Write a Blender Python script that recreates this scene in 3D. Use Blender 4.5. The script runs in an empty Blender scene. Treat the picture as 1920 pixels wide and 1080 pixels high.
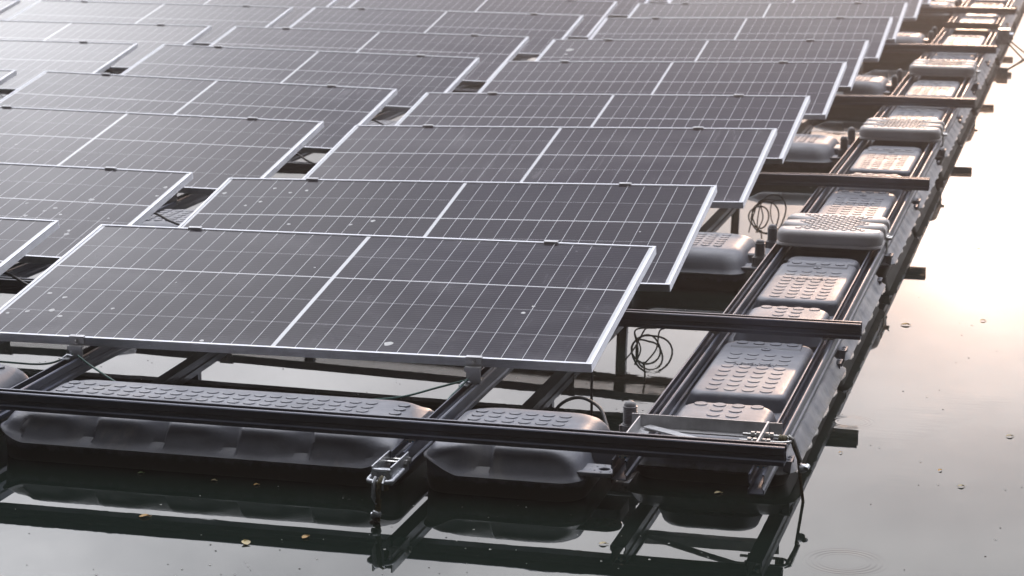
import bpy, math, random
from mathutils import Vector, Matrix, noise as mnoise
R = math.radians
random.seed(7)
C = bpy.context.scene.collection
sc = bpy.context.scene

# ------------------------------------------------------------------ camera numbers
CAM = Vector((1.54759, -8.15017, 2.01776))
YAW, PIT, ROLL, FPX = -0.2512, 0.20742, 0.00295, math.exp(8.37548)
cf = Vector((math.sin(YAW)*math.cos(PIT), math.cos(YAW)*math.cos(PIT), -math.sin(PIT)))
cx0 = Vector((math.cos(YAW), -math.sin(YAW), 0)); cu0 = cx0.cross(cf)
cx = cx0*math.cos(ROLL)+cu0*math.sin(ROLL); cu = -cx0*math.sin(ROLL)+cu0*math.cos(ROLL)
def pix(p):
    q = Vector(p)-CAM
    z = q.dot(cf)
    return (960+FPX*q.dot(cx)/z, 540-FPX*q.dot(cu)/z)
def inframe(pts, m=70):
    ps = [pix(p) for p in pts]
    return not (max(p[0] for p in ps) < -m or min(p[0] for p in ps) > 1920+m or max(p[1] for p in ps) < -m or min(p[1] for p in ps) > 1080+m)

# ------------------------------------------------------------------ mesh helpers
class MB:
    def __init__(s): s.v=[]; s.f=[]; s.m=[]
    def add(s, vs, fs, mi=0):
        o=len(s.v); s.v += [tuple(v) for v in vs]
        for f in fs: s.f.append(tuple(i+o for i in f)); s.m.append(mi)
    def box(s, a, b, mi=0):
        x0,y0,z0=a; x1,y1,z1=b
        vs=[(x0,y0,z0),(x1,y0,z0),(x1,y1,z0),(x0,y1,z0),(x0,y0,z1),(x1,y0,z1),(x1,y1,z1),(x0,y1,z1)]
        s.add(vs,[(0,3,2,1),(4,5,6,7),(0,1,5,4),(1,2,6,5),(2,3,7,6),(3,0,4,7)],mi)
    def bar(s, p, q, w, h, up=(0,0,1), mi=0):      # box-section bar from p to q
        p=Vector(p); q=Vector(q); d=(q-p).normalized(); sd=d.cross(Vector(up)).normalized(); u=sd.cross(d)
        vs=[]
        for c in (p,q):
            for a,b in ((-1,-1),(1,-1),(1,1),(-1,1)): vs.append(c+sd*(a*w/2)+u*(b*h/2))
        s.add(vs,[(3,2,1,0),(4,5,6,7),(0,1,5,4),(1,2,6,5),(2,3,7,6),(3,0,4,7)],mi)
    def sweep(s, prof, frames, closed=True, caps=True, mi=0):   # prof 2D list; frames list of (origin, ax, ay)
        n=len(prof); vs=[]
        for o,ax,ay in frames:
            o=Vector(o);ax=Vector(ax);ay=Vector(ay)
            for a,b in prof: vs.append(o+ax*a+ay*b)
        fs=[]
        for i in range(len(frames)-1):
            for j in range(n if closed else n-1):
                k=(j+1)%n
                fs.append((i*n+j,i*n+k,(i+1)*n+k,(i+1)*n+j))
        if caps and closed:
            fs.append(tuple(range(n-1,-1,-1))); fs.append(tuple((len(frames)-1)*n+j for j in range(n)))
        s.add(vs,fs,mi)
    def tube(s, pts, r, n=8, mi=0, closed=False):
        pts=[Vector(p) for p in pts]; N=len(pts); fr=[]; prev=None
        for i,p in enumerate(pts):
            if closed: t=(pts[(i+1)%N]-pts[i-1]).normalized()
            else: t=(pts[min(i+1,N-1)]-pts[max(i-1,0)]).normalized()
            if prev is None:
                a=Vector((0,0,1)) if abs(t.z)<.9 else Vector((1,0,0))
                x=(a-t*a.dot(t)).normalized()
            else: x=(prev-t*prev.dot(t)).normalized()
            prev=x; fr.append((p,x,t.cross(x)))
        rr=r if isinstance(r,(list,tuple)) else [r]*N
        vs=[]
        for (p,x,y),q in zip(fr,rr):
            for j in range(n):
                a=2*math.pi*j/n; vs.append(p+x*(math.cos(a)*q)+y*(math.sin(a)*q))
        fs=[]
        M=N if closed else N-1
        for i in range(M):
            i2=(i+1)%N
            for j in range(n): fs.append((i*n+j,i*n+(j+1)%n,i2*n+(j+1)%n,i2*n+j))
        if not closed: fs += [tuple(range(n-1,-1,-1)),tuple((N-1)*n+j for j in range(n))]
        s.add(vs,fs,mi)
    def lathe(s, prof, c=(0,0,0), n=20, ax=(0,0,1), mi=0):
        ax=Vector(ax).normalized(); a=Vector((1,0,0)) if abs(ax.x)<.9 else Vector((0,1,0))
        x=(a-ax*a.dot(ax)).normalized(); y=ax.cross(x); c=Vector(c); vs=[]
        for r,h in prof:
            for j in range(n):
                t=2*math.pi*j/n; vs.append(c+ax*h+x*(r*math.cos(t))+y*(r*math.sin(t)))
        fs=[]
        for i in range(len(prof)-1):
            for j in range(n): fs.append((i*n+j,i*n+(j+1)%n,(i+1)*n+(j+1)%n,(i+1)*n+j))
        fs += [tuple(range(n-1,-1,-1)), tuple((len(prof)-1)*n+j for j in range(n))]
        s.add(vs,fs,mi)
    def rings(s, rs, top=True, bottom=False, mi=0):
        n=len(rs[0]); vs=[p for r in rs for p in r]; fs=[]
        for i in range(len(rs)-1):
            for j in range(n): fs.append((i*n+j,i*n+(j+1)%n,(i+1)*n+(j+1)%n,(i+1)*n+j))
        if top: fs.append(tuple((len(rs)-1)*n+j for j in range(n)))
        if bottom: fs.append(tuple(range(n-1,-1,-1)))
        s.add(vs,fs,mi)
    def mesh(s, name, mats, smooth=None):
        me=bpy.data.meshes.new(name); me.from_pydata(s.v,[],s.f)
        for m in (mats if isinstance(mats,(list,tuple)) else [mats]): me.materials.append(m)
        if len(set(s.m))>1: me.polygons.foreach_set('material_index', s.m)
        me.update()
        if smooth is not None:
            me.polygons.foreach_set('use_smooth',[True]*len(me.polygons))
            me.set_sharp_from_angle(angle=R(smooth))
        return me
def ob(name, me, parent=None):
    o=bpy.data.objects.new(name, me); C.objects.link(o)
    if parent:
        o.parent=parent
        if parent.name.startswith('mooring_rope'): o.location=-parent.location      # those parts are drawn in world coordinates
    return o
def tag(o, label, cat, group=None, kind=None):
    if label: o['label']=label
    if cat: o['category']=cat
    if group: o['group']=group
    if kind: o['kind']=kind
    return o
def empty(name, loc=(0,0,0)):
    o=bpy.data.objects.new(name,None); o.empty_display_size=.05; o.location=loc; C.objects.link(o); return o
def flat_shape(name, splines, thick, bevel=0, res=3, mats=(), smooth=None):
    cu_=bpy.data.curves.new(name,'CURVE'); cu_.dimensions='2D'; cu_.fill_mode='BOTH'
    cu_.extrude=max(thick/2-bevel,0.0001); cu_.bevel_depth=bevel; cu_.bevel_resolution=res
    for pts in splines:
        sp=cu_.splines.new('POLY'); sp.points.add(len(pts)-1); sp.use_cyclic_u=True
        for p,(x,y) in zip(sp.points,pts): p.co=(x,y,0,1)
    t=bpy.data.objects.new('tmp_shape',cu_); C.objects.link(t)
    bpy.context.view_layer.update()
    dg=bpy.context.evaluated_depsgraph_get()
    me=bpy.data.meshes.new_from_object(t.evaluated_get(dg))
    bpy.data.objects.remove(t); bpy.data.curves.remove(cu_)
    me.name=name; me.materials.clear()
    for m in mats: me.materials.append(m)
    if smooth is not None:
        me.polygons.foreach_set('use_smooth',[True]*len(me.polygons)); me.set_sharp_from_angle(angle=R(smooth))
    return me
def mesh_into(mb, me, off=(0,0,0), mi=0):
    mb.add([Vector(v.co)+Vector(off) for v in me.vertices],[tuple(p.vertices) for p in me.polygons],mi)
def text_mesh(body, size, thick):
    c=bpy.data.curves.new('txt','FONT'); c.body=body; c.size=size; c.extrude=thick/2; c.align_x='CENTER'; c.align_y='CENTER'; c.resolution_u=2
    t=bpy.data.objects.new('tmp_txt',c); C.objects.link(t); bpy.context.view_layer.update()
    me=bpy.data.meshes.new_from_object(t.evaluated_get(bpy.context.evaluated_depsgraph_get()))
    bpy.data.objects.remove(t); bpy.data.curves.remove(c); return me
def rrect(cx_,cy_,hx,hy,r,z,ns=24,nc=8,mx=None,my=None,mz=None):
    """rounded rectangle ring; straight sides sampled ns points; my(x)->extra inset on the +-y sides, mx(y) on the +-x sides"""
    r=min(r,hx*.999,hy*.999); pts=[]
    def side(p,q):
        for i in range(ns):
            t=i/ns; pts.append((p[0]+(q[0]-p[0])*t,p[1]+(q[1]-p[1])*t))
    def arc(c,a0):
        for i in range(nc):
            a=a0+math.pi/2*i/nc; pts.append((c[0]+r*math.cos(a),c[1]+r*math.sin(a)))
    side((-hx+r,-hy),(hx-r,-hy)); arc((hx-r,-hy+r),-math.pi/2)
    side((hx,-hy+r),(hx,hy-r)); arc((hx-r,hy-r),0)
    side((hx-r,hy),(-hx+r,hy)); arc((-hx+r,hy-r),math.pi/2)
    side((-hx,hy-r),(-hx,-hy+r)); arc((-hx+r,-hy+r),math.pi)
    out=[]
    for x,y in pts:
        x2,y2=x,y
        if my: y2 = y-math.copysign(my(x),y)*min(1,max(0,(abs(y)-hy+r)/r)) if r>0 else y
        if mx: x2 = x-math.copysign(mx(y),x)*min(1,max(0,(abs(x)-hx+r)/r))
        zz=z+(mz(x,y) if mz else 0)
        out.append((cx_+x2,cy_+y2,zz))
    return out
def sst(a,b,x):
    t=min(1,max(0,(x-a)/(b-a))); return t*t*(3-2*t)

# ------------------------------------------------------------------ material helpers
class NT:
    def __init__(s,name):
        s.m=bpy.data.materials.new(name); s.m.use_nodes=True; s.t=s.m.node_tree; s.n=s.t.nodes; s.l=s.t.links
        s.b=s.n['Principled BSDF']
    def new(s,k,**kw):
        o=s.n.new(k)
        for a,b in kw.items(): setattr(o,a,b)
        return o
    def link(s,a,b): s.l.new(a,b)
    def put(s,v,sock):
        if isinstance(v,(int,float)): sock.default_value=v
        elif isinstance(v,tuple): sock.default_value=(v+(1,))[:len(sock.default_value)]
        else: s.l.new(v,sock)
    def math(s,op,a,b=None,c=None,clamp=False):
        o=s.new('ShaderNodeMath',operation=op,use_clamp=clamp)
        for i,x in enumerate((a,b,c)):
            if x is not None: s.put(x,o.inputs[i])
        return o.outputs[0]
    def mix(s,f,a,b):
        o=s.new('ShaderNodeMix',data_type='RGBA'); s.put(f,o.inputs[0]); s.put(a,o.inputs[6]); s.put(b,o.inputs[7]); return o.outputs[2]
    def coord(s,k='Object'): return s.new('ShaderNodeTexCoord').outputs[k]
    def noise(s,vec,scale,detail=4,rough=.6,dist=0):
        o=s.new('ShaderNodeTexNoise'); s.link(vec,o.inputs['Vector']); o.inputs['Scale'].default_value=scale
        o.inputs['Detail'].default_value=detail; o.inputs['Roughness'].default_value=rough; o.inputs['Distortion'].default_value=dist; return o.outputs[0]
    def ramp(s,f,a,b,lo=0.,hi=1.):
        o=s.new('ShaderNodeMapRange',interpolation_type='SMOOTHSTEP'); s.put(f,o.inputs[0])
        for i,x in enumerate((a,b,lo,hi)): o.inputs[1+i].default_value=x
        return o.outputs[0]
    def scale(s,vec,v):
        o=s.new('ShaderNodeMapping'); s.link(vec,o.inputs[0]); o.inputs['Scale'].default_value=v; return o.outputs[0]
    def bump(s,h,strength=.3,dist=.01):
        o=s.new('ShaderNodeBump'); o.inputs['Strength'].default_value=strength; o.inputs['Distance'].default_value=dist
        s.link(h,o.inputs['Height']); s.link(o.outputs[0],s.b.inputs['Normal'])
    def set(s,**kw):
        for k,v in kw.items(): s.put(v,s.b.inputs[k.replace('_',' ')])
        return s
def rand_off(n, vec):
    oi=n.new('ShaderNodeObjectInfo'); ad=n.new('ShaderNodeVectorMath',operation='ADD'); mu=n.new('ShaderNodeVectorMath',operation='SCALE')
    cb=n.new('ShaderNodeCombineXYZ')
    for i in range(3): n.link(oi.outputs['Random'],cb.inputs[i])
    n.link(cb.outputs[0],mu.inputs[0]); mu.inputs['Scale'].default_value=57.3
    n.link(vec,ad.inputs[0]); n.link(mu.outputs[0],ad.inputs[1]); return ad.outputs[0], oi.outputs['Random']

def m_plastic(name, base, dark):
    n=NT(name); p,rnd=rand_off(n,n.coord()); 
    a=n.noise(p,5,5,.65); b=n.noise(n.scale(p,(9,60,9)),1.2,3,.6); c=n.noise(p,90,2,.6)
    f=n.ramp(a,.35,.72); col=n.mix(f,base,dark)
    col=n.mix(n.math('MULTIPLY',n.ramp(b,.55,.8),.45),col,tuple(x*1.35 for x in base))
    dp=n.noise(n.scale(p,(1,1,1)),2.2,6,.7,1.2); col=n.mix(n.math('MULTIPLY',n.ramp(dp,.52,.66),.40),col,(.30,.285,.27))     # dried silt
    col=n.mix(n.math('MULTIPLY',n.ramp(c,.60,.72),.35),col,tuple(x*.72 for x in base))
    geo=n.new('ShaderNodeNewGeometry'); sp=n.new('ShaderNodeSeparateXYZ'); n.link(geo.outputs['Position'],sp.inputs[0])
    w=n.math('ADD',sp.outputs[2],n.math('MULTIPLY',n.noise(geo.outputs['Position'],26,4,.7),-.05))
    col=n.mix(n.ramp(w,.012,.042,1,0),col,(.035,.036,.026))            # wet algae band just above the water
    n.set(Base_Color=col,Roughness=n.ramp(a,.3,.7,.40,.52)); n.b.inputs['Specular IOR Level'].default_value=.62
    n.bump(c,.12,.004); return n.m
def m_metal(name, base, rough, metal=1., var=.25, scale=14, streak=(1,1,1)):
    n=NT(name); p,rnd=rand_off(n,n.coord()); a=n.noise(n.scale(p,streak),scale,5,.65); c=n.noise(p,120,2,.6)
    col=n.mix(n.ramp(a,.35,.7),base,tuple(x*(1-var) for x in base))
    col=n.mix(n.math('MULTIPLY',n.ramp(c,.62,.75),.5),col,tuple(min(1,x*1.35) for x in base))
    n.set(Base_Color=col,Metallic=metal,Roughness=n.ramp(a,.3,.7,rough*.85,rough*1.2)); n.bump(a,.04,.003); return n.m
def m_plain(name, base, rough=.5, metal=0., var=.3, scale=40):
    n=NT(name); p,_=rand_off(n,n.coord()); a=n.noise(p,scale,4,.6)
    n.set(Base_Color=n.mix(n.ramp(a,.35,.7),base,tuple(x*(1-var) for x in base)),Roughness=rough,Metallic=metal); return n.m

PLA=m_plastic('grey_hdpe_plastic',(.160,.168,.200),(.112,.118,.142))
PLA2=m_plastic('pale_step_plastic',(.46,.44,.44),(.38,.36,.36))
PLAD=m_plastic('dark_hdpe_plastic',(.17,.168,.18),(.13,.128,.14))
STEEL=m_metal('coated_steel',(.10,.11,.145),.40,.8,.3,9,(1,.2,1))
BEAM=m_metal('coated_steel_beam',(.095,.105,.14),.38,.8,.3,9,(.2,1,1))
ALU=m_metal('anodised_aluminium',(.60,.61,.64),.42,.85,.10,20)
ALUD=m_metal('weathered_aluminium',(.56,.56,.57),.46,.45,.22,18)
GALV=m_metal('galvanised_steel',(.55,.57,.60),.40,.9,.35,45)
BOLT=m_metal('zinc_bolt',(.58,.57,.55),.32,1,.3,60)
BLACK=m_plain('black_cable',(.012,.012,.013),.45)
GREEN=m_plain('green_earth_wire',(.02,.10,.085),.4)
ROPE=m_plain('wire_rope',(.13,.115,.06),.55,.3,.6,150)
FLASH=m_plain('highlit_moulding_flash',(.55,.52,.49),.6,0,.35,60)  # burr on the float lip; its pale colour paints in the edge highlights
LEAF=m_plain('dry_leaf',(.55,.33,.10),.6,0,.4,25)
LEAF2=m_plain('pale_leaf',(.60,.50,.28),.6,0,.4,25)
LEAF3=m_plain('green_leaf',(.14,.22,.05),.5,0,.4,25)
DROP=m_plain('dried_bird_dropping',(.66,.66,.66),.8,0,.2,90)
BLUE=m_plain('blue_nylon_washer',(.02,.22,.42),.5)
SPECK=m_plain('dark_debris',(.03,.026,.02),.8); SPECKW=m_plain('pale_debris',(.6,.6,.56),.8)

# ---- photovoltaic glass: cells, ribbons and backsheet laid out in panel coordinates
PW,PH,PT=2.187,1.102,.030
def m_glass():
    n=NT('photovoltaic_glass'); co=n.coord(); sp=n.new('ShaderNodeSeparateXYZ'); n.link(co,sp.inputs[0])
    x=n.math('ADD',sp.outputs[0],PW/2); y=sp.outputs[1]
    mx_,my_=.0225,.0128; gap=.014; cw=(PW-2*mx_-gap)/30; 
    # half cells either side of the central gap
    xc=n.math('ABSOLUTE',n.math('SUBTRACT',x,PW/2)); xr=n.math('SUBTRACT',xc,gap/2)
    fx=n.math('FRACT',n.math('DIVIDE',xr,cw)); dx=n.math('MULTIPLY',n.math('MINIMUM',fx,n.math('SUBTRACT',1,fx)),cw)
    lx=n.ramp(dx,.0006,.0012,1,0)
    mid=n.ramp(xc,gap/2-.0015,gap/2+.0005,1,0)
    out=n.ramp(xc,PW/2-mx_-.0005,PW/2-mx_+.0010,0,1)
    thick=.0055; ch=(PH-2*my_-thick)/5; y3=my_+3*ch
    # rows: shift those above the thick divider
    up=n.math('GREATER_THAN',y,y3+thick/2)
    yr=n.math('SUBTRACT',n.math('SUBTRACT',y,my_),n.math('MULTIPLY',up,thick))
    fy=n.math('FRACT',n.math('DIVIDE',yr,ch)); dy=n.math('MULTIPLY',n.math('MINIMUM',fy,n.math('SUBTRACT',1,fy)),ch)
    ly=n.ramp(dy,.0005,.0012,.75,0)
    lt=n.ramp(n.math('ABSOLUTE',n.math('SUBTRACT',y,y3+thick/2)),thick/2-.0005,thick/2+.0008,1,0)
    oy=n.ramp(n.math('ABSOLUTE',n.math('SUBTRACT',y,PH/2)),PH/2-my_-.0005,PH/2-my_+.001,0,1)
    white=n.math('MAXIMUM',n.math('MAXIMUM',n.math('MAXIMUM',lx,mid),n.math('MAXIMUM',ly,lt)),n.math('MAXIMUM',out,oy))
    fb=n.math('FRACT',n.math('DIVIDE',yr,ch/12)); bus=n.ramp(n.math('ABSOLUTE',n.math('SUBTRACT',fb,.5)),.02,.05,1,0)
    p,rnd=rand_off(n,co)
    # per cell tone
    ci=n.math('FLOOR',n.math('DIVIDE',n.math('SUBTRACT',x,PW/2),cw)); cj=n.math('FLOOR',n.math('DIVIDE',yr,ch))
    cb=n.new('ShaderNodeCombineXYZ'); n.link(ci,cb.inputs[0]); n.link(cj,cb.inputs[1]); n.link(n.math('MULTIPLY',rnd,97),cb.inputs[2])
    wn=n.new('ShaderNodeTexWhiteNoise'); n.link(cb.outputs[0],wn.inputs[0])
    cell=n.mix(wn.outputs[0],(.013,.013,.022),(.020,.019,.029))
    cell=n.mix(rnd,cell,(.022,.017,.024))
    cell=n.mix(n.math('MULTIPLY',bus,.16),cell,(.5,.5,.52))
    col=n.mix(white,cell,(.80,.81,.83))
    # dust film: broad patches, rain streaks running down the slope, fine speckle
    big=n.ramp(n.noise(n.scale(p,(1.2,2.2,1)),1.6,5,.6,.6),.42,.75); st=n.ramp(n.noise(n.scale(p,(34,1.4,1)),1,4,.6),.5,.85)
    fine=n.ramp(n.noise(p,260,2,.7),.62,.8)
    low=n.math('MULTIPLY',n.ramp(n.math('ADD',y,n.math('MULTIPLY',n.noise(n.scale(p,(30,.5,1)),1,3,.6),-.10)),-.04,.07,1,0),1.2)
    amp=n.ramp(n.math('FRACT',n.math('MULTIPLY',rnd,13.7)),0,1,.35,1.9)
    big=n.math('MULTIPLY',big,amp)
    sm=n.math('MULTIPLY',n.ramp(n.noise(n.scale(p,(13,1.1,1)),1.5,5,.65,.5),.50,.78),n.ramp(n.noise(p,1.3,2,.5),.52,.72))
    sm=n.math('MULTIPLY',sm,n.ramp(n.math('FRACT',n.math('MULTIPLY',rnd,5.3)),.35,.75,.04,.26))
    dust=n.math('ADD',n.math('MULTIPLY',big,.036),n.math('ADD',n.math('MULTIPLY',n.math('MULTIPLY',st,big),.06),n.math('ADD',n.math('MULTIPLY',fine,.05),n.math('ADD',sm,n.math('MULTIPLY',low,.05)))),clamp=True)
    vo=n.new('ShaderNodeTexVoronoi'); vo.inputs['Scale'].default_value=7; n.link(p,vo.inputs['Vector'])
    spot=n.ramp(n.math('ADD',vo.outputs['Distance'],n.math('MULTIPLY',n.noise(p,60,2),.05)),.055,.075,.30,0)
    dust=n.math('MAXIMUM',dust,n.math('MULTIPLY',spot,n.math('GREATER_THAN',n.math('FRACT',n.math('MULTIPLY',vo.outputs['Color'],3.7)),.80)))
    col=n.mix(dust,col,(.42,.41,.43))
    n.set(Base_Color=col,Roughness=n.math('ADD',.10,n.math('MULTIPLY',n.math('ADD',n.math('MULTIPLY',big,.25),n.math('MULTIPLY',dust,2)),.10)))
    n.b.inputs['IOR'].default_value=1.28
    return n.m
GLASS=m_glass()

def m_water():
    n=NT('pond_water'); geo=n.new('ShaderNodeNewGeometry'); P=geo.outputs['Position']
    a=n.noise(n.scale(P,(1.1,.55,1)),1.3,3,.5); b=n.noise(n.scale(P,(5,2.2,1)),1.6,3,.55); 
    calm=n.ramp(n.noise(n.scale(P,(.5,.35,1)),1.1,2,.5),.40,.68)
    h=n.math('ADD',n.math('MULTIPLY',a,.0008),n.math('MULTIPLY',n.math('MULTIPLY',b,calm),.00030))
    st=n.noise(n.scale(P,(3.0,13,1)),1.5,3,.6); pm=n.ramp(n.noise(n.scale(P,(.8,.45,1)),1.7,3,.6),.56,.72)
    h=n.math('ADD',h,n.math('MULTIPLY',n.math('MULTIPLY',st,pm),.00042))
    # two sets of spreading rings
    for (x0,y0,rad,amp) in ((.933,-2.119,.105,.00011),(.79,-.66,.075,.00010)):
        sp=n.new('ShaderNodeSeparateXYZ'); n.link(P,sp.inputs[0])
        dx=n.math('SUBTRACT',sp.outputs[0],x0); dy=n.math('SUBTRACT',sp.outputs[1],y0)
        d=n.math('SQRT',n.math('ADD',n.math('MULTIPLY',dx,dx),n.math('MULTIPLY',dy,dy)))
        env=n.math('MULTIPLY',n.ramp(d,rad*.45,rad*.75,0,1),n.ramp(d,rad*.9,rad*1.25,1,0))
        h=n.math('ADD',h,n.math('MULTIPLY',n.math('MULTIPLY',n.math('SINE',n.math('MULTIPLY',d,2*math.pi/.016)),env),amp))
    bp=n.new('ShaderNodeBump'); bp.inputs['Strength'].default_value=1; bp.inputs['Distance'].default_value=1
    n.link(h,bp.inputs['Height']); n.link(bp.outputs[0],n.b.inputs['Normal'])
    n.set(Base_Color=(.007,.0125,.010),Roughness=.010); n.b.inputs['IOR'].default_value=1.333
    return n.m
WATER=m_water()

# ------------------------------------------------------------------ layout numbers (metres, water at z = 0)
TILT=.17358; ZTOP=.41606; GAP=.178
ROWY=[0,1.36748,3.1568,4.43639,6.22827,7.55171,9.28853,10.54702,12.44938,13.91411,15.6,17.05,18.75,20.2]
AR=[.0170,.0256,.0247,.0318,.0261,.0326,.0351,.0419]+[.036]*6
AL=[-.0072,-.0359,-.0402,-.0230,-.0339,-.0227,-.0266,-.0184]+[-.02]*6
AB=[.0049,-.0182,.0005,.0040,.0018,.0027,0,.0039,.0035,-.0014]+[0]*4
BR=[-.0001,-.0206,-.0282,-.0092,-.0180,-.0094,-.0108,-.0057]+[-.006]*6
BL=[.0,-.008,-.010,.0266,.0083,.0064,.0009,.002]+[.002]*6
CR=[0,0,0,.0256,.0082,.0047,-.0054,-.003]+[0]*6
BEAMY=[-1.79344,-.18317,2.97161,6.1929,9.3614,12.75,15.95,19.15]
BEAMZ=[.2149,.2251,.2472,.2414,.2479,.243,.245,.245]          # beam tops beside the walkway
BEAMX=[.7193,.765,.7566,.784,.7557,.75,.75,.75]
HB=.0555
def lerp(t,xs,ys):
    if t<=xs[0]: return ys[0]
    for i in range(len(xs)-1):
        if t<=xs[i+1]: return ys[i]+(ys[i+1]-ys[i])*(t-xs[i])/(xs[i+1]-xs[i])
    return ys[-1]
def sag(x,y):
    s=lerp(x,[-9,-6,-4.15,-2.75,-1.79,-.39,.25],[-.03,-.03,-.035,-.05,-.06,-.014,0])
    return s*sst(-1.0,1.2,y)
def rail_z(x,y): return lerp(y,BEAMY,BEAMZ)-HB+sag(x,y)      # top of the rails that run away from us
XR=[.2508,.6544]                                              # walkway rails
COLX=[(-.3925,-1.7941)]
STEP=PW+GAP
RAILX=[-.3925,-1.7941]
for k in range(1,5): RAILX += [-.3925-STEP*k,-1.7941-STEP*k]

ORD=['first','second','third','fourth','fifth','sixth','seventh','eighth','ninth','tenth','eleventh','twelfth','thirteenth','fourteenth']
COLN=['column nearest the walkway','second column from the walkway','third column from the walkway','fourth column from the walkway','fifth column from the walkway']

# ------------------------------------------------------------------ solar panels
def frame_mesh():
    mb=MB(); hx=PW/2
    def ring(d,z): return [(-hx+d,d,z),(hx-d,d,z),(hx-d,PH-d,z),(-hx+d,PH-d,z)]
    prof=[(.011,-.0035),(.011,0),(.0006,0),(0,-.0006)]
    for k in range(5):
        z=-.0050-k*.0052
        prof += [(0,z+.0012),(.0019,z),(.0019,z-.0013),(0,z-.0024)]
    prof += [(0,-PT),(.028,-PT),(.028,-PT+.002)]
    mb.rings([ring(d,z) for d,z in prof],top=False)
    return mb.mesh('panel_frame',ALU)
def glass_mesh():
    mb=MB(); hx=PW/2; d=.0108; z0=-.0068; z1=-.0030
    mb.box((-hx+d,d,z0),(hx-d,PH-d,z1)); return mb.mesh('panel_glass',GLASS)
CLX=[-1.7941+PW/2,-.3925+PW/2]                                # clamp positions along the panel
def top_clamp_mesh():
    mb=MB(); w=.026
    mb.box((-w,PH-.0125,.0006),(w,PH+.004,.0052)); mb.box((-w,PH+.0006,-.026),(w,PH+.0052,.0006)); mb.box((-w,PH+.0052,-.034),(w,PH+.022,-.029))
    return mb.mesh('top_clamp',ALUD)
# directions in panel space
UPL=Vector((0,math.sin(TILT),math.cos(TILT)))                 # world up seen from the panel
BKL=Vector((0,math.cos(TILT),-math.sin(TILT)))                # world +Y seen from the panel
def W2P(x,y,z): return Vector((x,0,0))+BKL*y+UPL*z            # offset from the front top edge
def obox(mb,a,b,mi=0):
    vs=[W2P(x,y,z) for z in (a[2],b[2]) for x,y in ((a[0],a[1]),(b[0],a[1]),(b[0],b[1]),(a[0],b[1]))]
    mb.add(vs,[(0,3,2,1),(4,5,6,7),(0,1,5,4),(1,2,6,5),(2,3,7,6),(3,0,4,7)],mi)
def front_bracket_mesh():
    mb=MB(); w=.0265
    mb.box((-w,-.0055,-.024),(w,-.0008,.0035)); mb.box((-w,-.0055,.0006),(w,.0105,.0045))          # hooks over the frame lip
    obox(mb,(-w,-.017,-.032),(w,-.002,-.0265)); obox(mb,(-w-.001,-.021,-.043),(w-.003,-.0165,-.0275))
    obox(mb,(-w+.004,-.0165,-.084),(w-.0005,-.013,-.031)); obox(mb,(-w+.004,-.0165,-.075),(w-.0005,.035,-.072))
    return mb.mesh('front_bracket',ALUD)
def bracket_bolt_mesh():
    mb=MB()
    mb.lathe([(.0,.0),(.0075,.0),(.0075,.004),(.0045,.0045),(.0042,.012),(.0,.013)],(0,-.0055,-.011),10,(0,-1,0))
    mb.lathe([(.0,0),(.0065,0),(.0065,.004),(.003,.0045),(.003,.013),(0,.0135)],(0,-.0055,-.017),6,(0,-1,.25))
    return mb.mesh('bolt',BOLT,40)
def leg_mesh(h):
    mb=MB()
    # rear leg: upright channel standing in the rail, a foot plate and a head plate
    y=PH*math.cos(TILT)-.055; z0=PH*math.sin(TILT)-.043
    for s in (-1,1): obox(mb,(s*.0195-.0015,y-.018,z0-h),(s*.0195+.0015,y+.018,z0))
    obox(mb,(-.018,y+.014,z0-h),(.018,y+.0175,z0)); obox(mb,(-.021,y-.03,z0+.0005),(.021,y+.045,z0+.004))
    return mb.mesh('rear_leg',BEAM)
FR,GL,TC,FB,BB=frame_mesh(),glass_mesh(),top_clamp_mesh(),front_bracket_mesh(),bracket_bolt_mesh()
def droppings_mesh(spots):
    mb=MB()
    for x,y,r in spots:
        n=14; ph=random.random()*6
        ring=[(x+math.cos(2*math.pi*i/n)*r*(1+.18*math.sin(3*2*math.pi*i/n+ph)),y+math.sin(2*math.pi*i/n)*r*1.15*(1+.15*math.sin(2*2*math.pi*i/n+ph)),-.0027) for i in range(n)]
        mb.add(ring,[tuple(range(n))])
    return mb.mesh('bird_droppings',DROP)
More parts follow.
